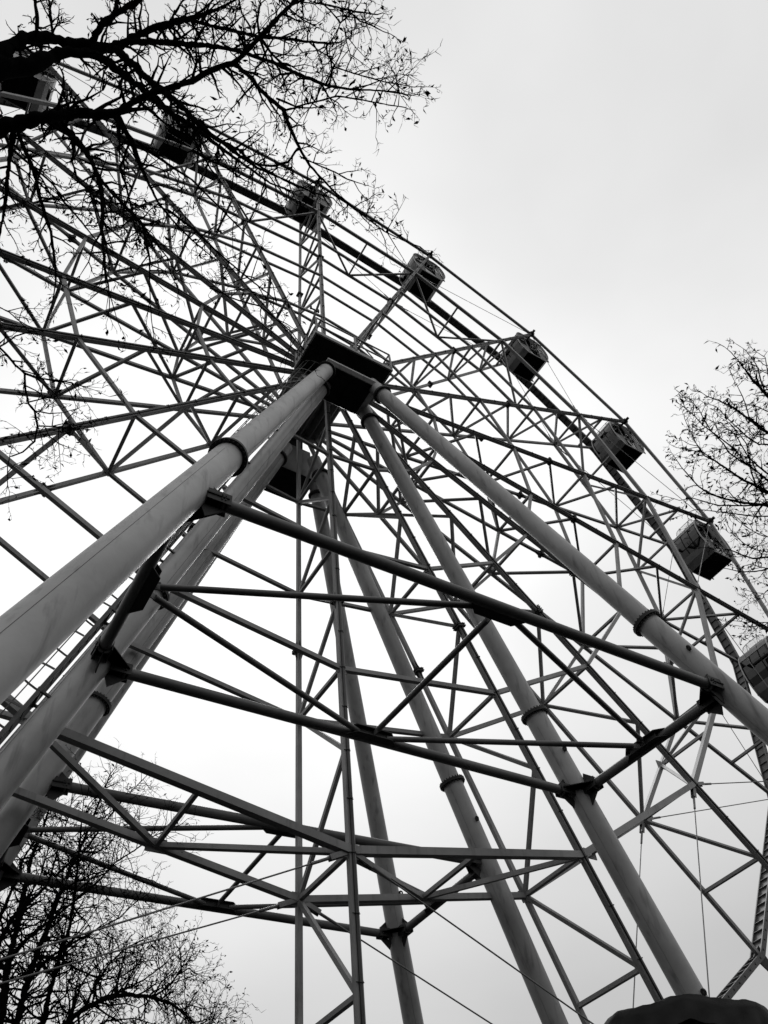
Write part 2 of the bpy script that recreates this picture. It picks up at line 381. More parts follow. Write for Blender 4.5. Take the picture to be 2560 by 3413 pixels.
# service platform on the front tower
m = MB(); PZ = HUB-1.5
m.box((0,-1.25,PZ), 3.16, 1.66, .05)
deck = put(m, 'platform_deck', M_DECK, near_t, near_off)
m = MB()
for y in (-2.08, -.42): m.box((0,y,PZ+.05), 3.3, .06, .2)
for x in (-1.62, 1.62): m.box((x,-1.25,PZ+.05), .06, 1.6, .2)
put(m, 'edge_beam', M_STEEL, deck, near_off)
m = MB()
for x in (-1.6, 0.05, 1.6): m.box((x,-2.1,PZ+.65), .06, .06, 1.05)
for x in (-1.6, 1.6):
    m.box((x,-.45,PZ+.65), .06, .06, 1.05); m.box((x,-1.3,PZ+.65), .04, .04, 1.05)
for z in (.62, 1.18):
    m.box((0,-2.1,PZ+z), 3.2, .05, .05)
    for x in (-1.6, 1.6): m.box((x,-1.275,PZ+z), .05, 1.6, .05)
m.bar((.05,-2.1,PZ+1.15), (.8,-2.1,PZ+.18), .035, .035)
for i in range(6): m.box((-1.62,-1.95+i*.25,PZ+.32), .03, .05, .28)
put(m, 'railing', M_STEEL, near_t, near_off)
m = MB(); m.tube((-1.6,-2.0,PZ+1.1), (-1.6,-2.0,PZ+2.1), .03, n=8); m.box((-1.6,-2.0,PZ+2.05), .35, .05, .05)
for x in (-1.76,-1.44): m.tube((x,-2.0,PZ+2.02), (x,-2.0,PZ+2.2), .045, n=8)
put(m, 'sensor_mast', M_BOLT, near_t, near_off)
# caged ladder on the left inner leg
a, b = NP['B']; d = (b-a).normalized(); gr = leg_ground(a, b); nn = V(-1,0,0); nn = (nn - d*nn.dot(d)).normalized(); sd = d.cross(nn).normalized()
p0 = a + d*(-1.2) + nn*.42; p1 = gr + nn*.42; LN_ = (p1-p0).length
m = MB()
for w in (-.22, .22): m.bar(p0 + sd*w, p1 + sd*w, .05, .07, nn)
q = .15
while q < LN_-.2: m.tube(p0 + d*q - sd*.22, p0 + d*q + sd*.22, .014, n=6, cap=False); q += .3
q = 1.0
while q < LN_:
    for w in (-.22, .22): m.bar(p0 + d*q + sd*w, p0 + d*q + sd*w*.8 - nn*.27, .05, .04, d)
    m.box(p0 + d*q, .07, .5, .09, (d, sd, nn)); q += 2.4
lad = put(m, 'ladder', M_LAD, near_t, near_off)
m = MB(); q = .3; i = 0
def hoop(q, r=.36):
    return [p0 + d*q + sd*(math.cos(t)*r) + nn*(max(0, math.sin(t))*r*1.9 + .02) for t in [math.pi*j/14 for j in range(15)]]
while q < LN_-2.5:
    pts = hoop(q)
    for u in range(14): m.bar(pts[u], pts[u+1], .012, .04, d)
    q += .95
for j in (2, 4, 6, 8, 10, 12):
    m.bar(hoop(.3)[j], hoop(q-.95)[j], .02, .02, sd)
put(m, 'safety_cage', M_LAD, lad, near_off)

# ------------------------------------------------------------------ cabins
def cabin():
    H0 = -2.52                                       # bottom below the bearing
    prof = [(-.70,-2.52), (.70,-2.52), (.98,-2.2), (1.12,-1.86), (1.22,-1.5), (1.25,-1.15), (1.22,-.8), (1.12,-.42), (.97,-.12), (.78,.08), (.55,.15), (-.55,.15),
            (-.78,.08), (-.97,-.12), (-1.12,-.42), (-1.22,-.8), (-1.25,-1.15), (-1.22,-1.5), (-1.12,-1.86), (-.98,-2.2)]
    prof = [(x, z - H0) for x, z in prof]
    Y0, Y1 = .36, 2.0; n = len(prof)
    root = empty('cabin', 'x', 'cabin', (0,0,0), 'cabins hanging round the rim of the wheel')
    def strip(idx, inset=0, th=.035, y0=Y0, y1=Y1):
        m = MB()
        for i in idx:
            a, b = prof[i], prof[(i+1) % n]
            A = V(a[0], 0, a[1]); B = V(b[0], 0, b[1]); nr = (B-A).cross(YAX).normalized()
            if nr.dot((A+B)/2 - V(0,0,1.3)) < 0: nr = -nr
            A = A - nr*inset; B = B - nr*inset
            vs = [A+YAX*y0, B+YAX*y0, B+YAX*y1, A+YAX*y1]; m.plate(vs, th, nr)
        return m
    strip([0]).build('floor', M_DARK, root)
    for q in ([1, 2], [18, 19]): strip(q).build('lower_panel', M_PANEL, root)
    strip([9, 10, 11], 0).build('roof', M_ROOF, root)
    for q in ([7, 8], [12, 13]): strip(q).build('upper_panel', M_PANEL, root)
    for side in ([3, 4, 5, 6], [14, 15, 16, 17]):
        w = strip(side, .01, .012, Y0+.05, Y1-.05).build('side_window', M_TINT, root)
        fm = MB()
        for yy in (Y0+.03, Y0+.56, Y1-.56, Y1-.03):
            for i in side:
                a, b = prof[i], prof[(i+1) % n]; fm.bar(V(a[0]*.985, yy, a[1]), V(b[0]*.985, yy, b[1]), .05, .05, YAX)
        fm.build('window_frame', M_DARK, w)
        # handrail seen through the side glass
    for Y in (Y0, Y1):                               # end walls
        m = MB()
        for i in range(n):                           # perimeter band
            a, b = prof[i], prof[(i+1) % n]; c = (0, 1.35)
            k1, k2 = .90, .90
            ai = (c[0]+(a[0]-c[0])*k1, c[1]+(a[1]-c[1])*k1); bi = (c[0]+(b[0]-c[0])*k2, c[1]+(b[1]-c[1])*k2)
            m.plate([V(a[0],Y,a[1]), V(b[0],Y,b[1]), V(bi[0],Y,bi[1]), V(ai[0],Y,ai[1])], .04, YAX)
        m.box((0,Y,.95), 2.3, .035, .10); m.box((0,Y,2.18), 2.1, .035, .2)
        for x in (-.45, .45): m.box((x,Y,1.3), .09, .045, 2.3)
        ew = m.build('end_wall', M_PANEL, root)
        m = MB(); m.plate([V(p[0]*.92, Y+.004, 1.35+(p[1]-1.35)*.92) for p in prof], .01, YAX); m.build('end_window', M_GLASS, root)
        for x in (-.8, .8): m = MB(); m.box((x,Y+.002,.55), .62, .03, .72); m.build('kick_panel', M_PANEL, ew)
        m = MB(); yy = Y + (-.03 if Y == Y0 else .03)
        for i in range(n):
            a, b = prof[i], prof[(i+1) % n]; m.bar(V(a[0]*1.01, yy, 1.3+(a[1]-1.3)*1.01), V(b[0]*1.01, yy, 1.3+(b[1]-1.3)*1.01), .045, .05, YAX)
        m.build('edge_trim', M_TRIM, root)
    for s in (-1, 1):                                # benches inside
        m = MB()
        m.box((s*.82, 1.18, .62), .5, 1.5, .08); m.box((s*1.02, 1.18, .95), .07, 1.5, .62); m.box((s*.7,1.18,.32), .05, 1.4, .55)
        m.build('bench', M_SEAT, root)
    m = MB(); ax = 2.52                              # hanger on the front
    m.tube((0,.0,ax), (0,2.36,ax), .07, n=12)
    for Y in (Y0-.09, Y1+.09):
        m.plate([V(-.10,Y,ax+.1), V(.10,Y,ax+.1), V(.26,Y,ax-.35), V(.13,Y,ax-1.05), V(-.13,Y,ax-1.05), V(-.26,Y,ax-.35)], .035, YAX)
        for s in (-1, 1): m.bar((s*.1,Y,ax-.2), (s*.8,Y,ax-.42), .06, .05, YAX); m.bar((s*.12,Y,ax-.9), (s*.36,Y,ax-1.75), .045, .045, YAX)
    m.build('hanger', M_BOLT, root)
    m = MB()                                         # curved door rail and hardware
    m.bar((-.1,Y0-.05,2.42), (1.02,Y0-.05,2.36), .05, .06); m.bar((.62,Y0-.04,2.3), (.98,Y0-.04,.45), .03, .03)
    m.bar((.2,Y0-.05,1.7), (.42,Y0-.05,1.0), .06, .05); m.box((.3,Y0-.06,1.55), .12, .05, .3)
    m.build('door_hardware', M_BOLT, root)
    # mesh guard rails along the roof edges
    for s in (-1, 1):
        m = MB(); x = s*.62; z0 = 2.66; h = .42; yA, yB = .55, 1.8
        pts = [V(x,yA,z0), V(x,yA-.03,z0+h*.5), V(x,yA+.12,z0+h*.92), V(x,yA+.3,z0+h), V(x,yB-.3,z0+h), V(x,yB-.12,z0+h*.92), V(x,yB+.03,z0+h*.5), V(x,yB,z0)]
        for i in range(len(pts)-1): m.tube(pts[i], pts[i+1], .016, n=6)
        for i in range(1, 25):
            y = yA + (yB-yA)*i/25; m.box((x,y,z0+h*.47), .004, .004, h*.94)
        for i in range(1, 9): m.box((x,(yA+yB)/2,z0+h*i/9), .004, yB-yA-.02, .004)
        for y in (yA+.3, yB-.3): m.bar((x,y-.1,z0), (x,y,z0+h), .02, .02); m.bar((x,y+.1,z0), (x,y,z0+h), .02, .02)
        m.build('roof_guard', M_TRIM, root)
    m = MB(); m.box((0,1.2,2.83), .7, .8, .28)
    for i in range(7): m.box((-.352,.9+i*.1,2.83), .01, .05, .2); m.box((.352,.9+i*.1,2.83), .01, .05, .2)
    m.build('air_unit', M_PANEL, root)
    return root
proto = cabin()
CL = {1: 'cabin near the top left corner, half hidden behind the thick black branch',
      2: 'cabin deep among the bare branches, second along the rim from the left edge',
      3: 'cabin straight above the platform, its roof crossed by twig tips',
      4: 'cabin on the open sky side, first one free of branches above the platform',
      5: 'cabin at the end of the upward slanting spoke right of the platform',
      6: 'cabin with bright trim around its face on the almost level spoke, centre right',
      7: 'dark cabin with mesh roof guard, partly veiled by twigs of the right tree',
      8: 'lowest cabin, cut off by the right edge beside the thick tower leg'}
def copy_tree(o, parent=None):
    c = o.copy(); COL.objects.link(c); c.parent = parent
    for ch in list(o.children): copy_tree(ch, c)
    return c
first = True
for s in (1, 2, 3, 4, 5, 6, 7, 8):
    o = proto if first else copy_tree(proto); first = False
    t = pn(s, RW); o.location = (t.x, 0, t.z - 2.52); o['label'] = CL[s]

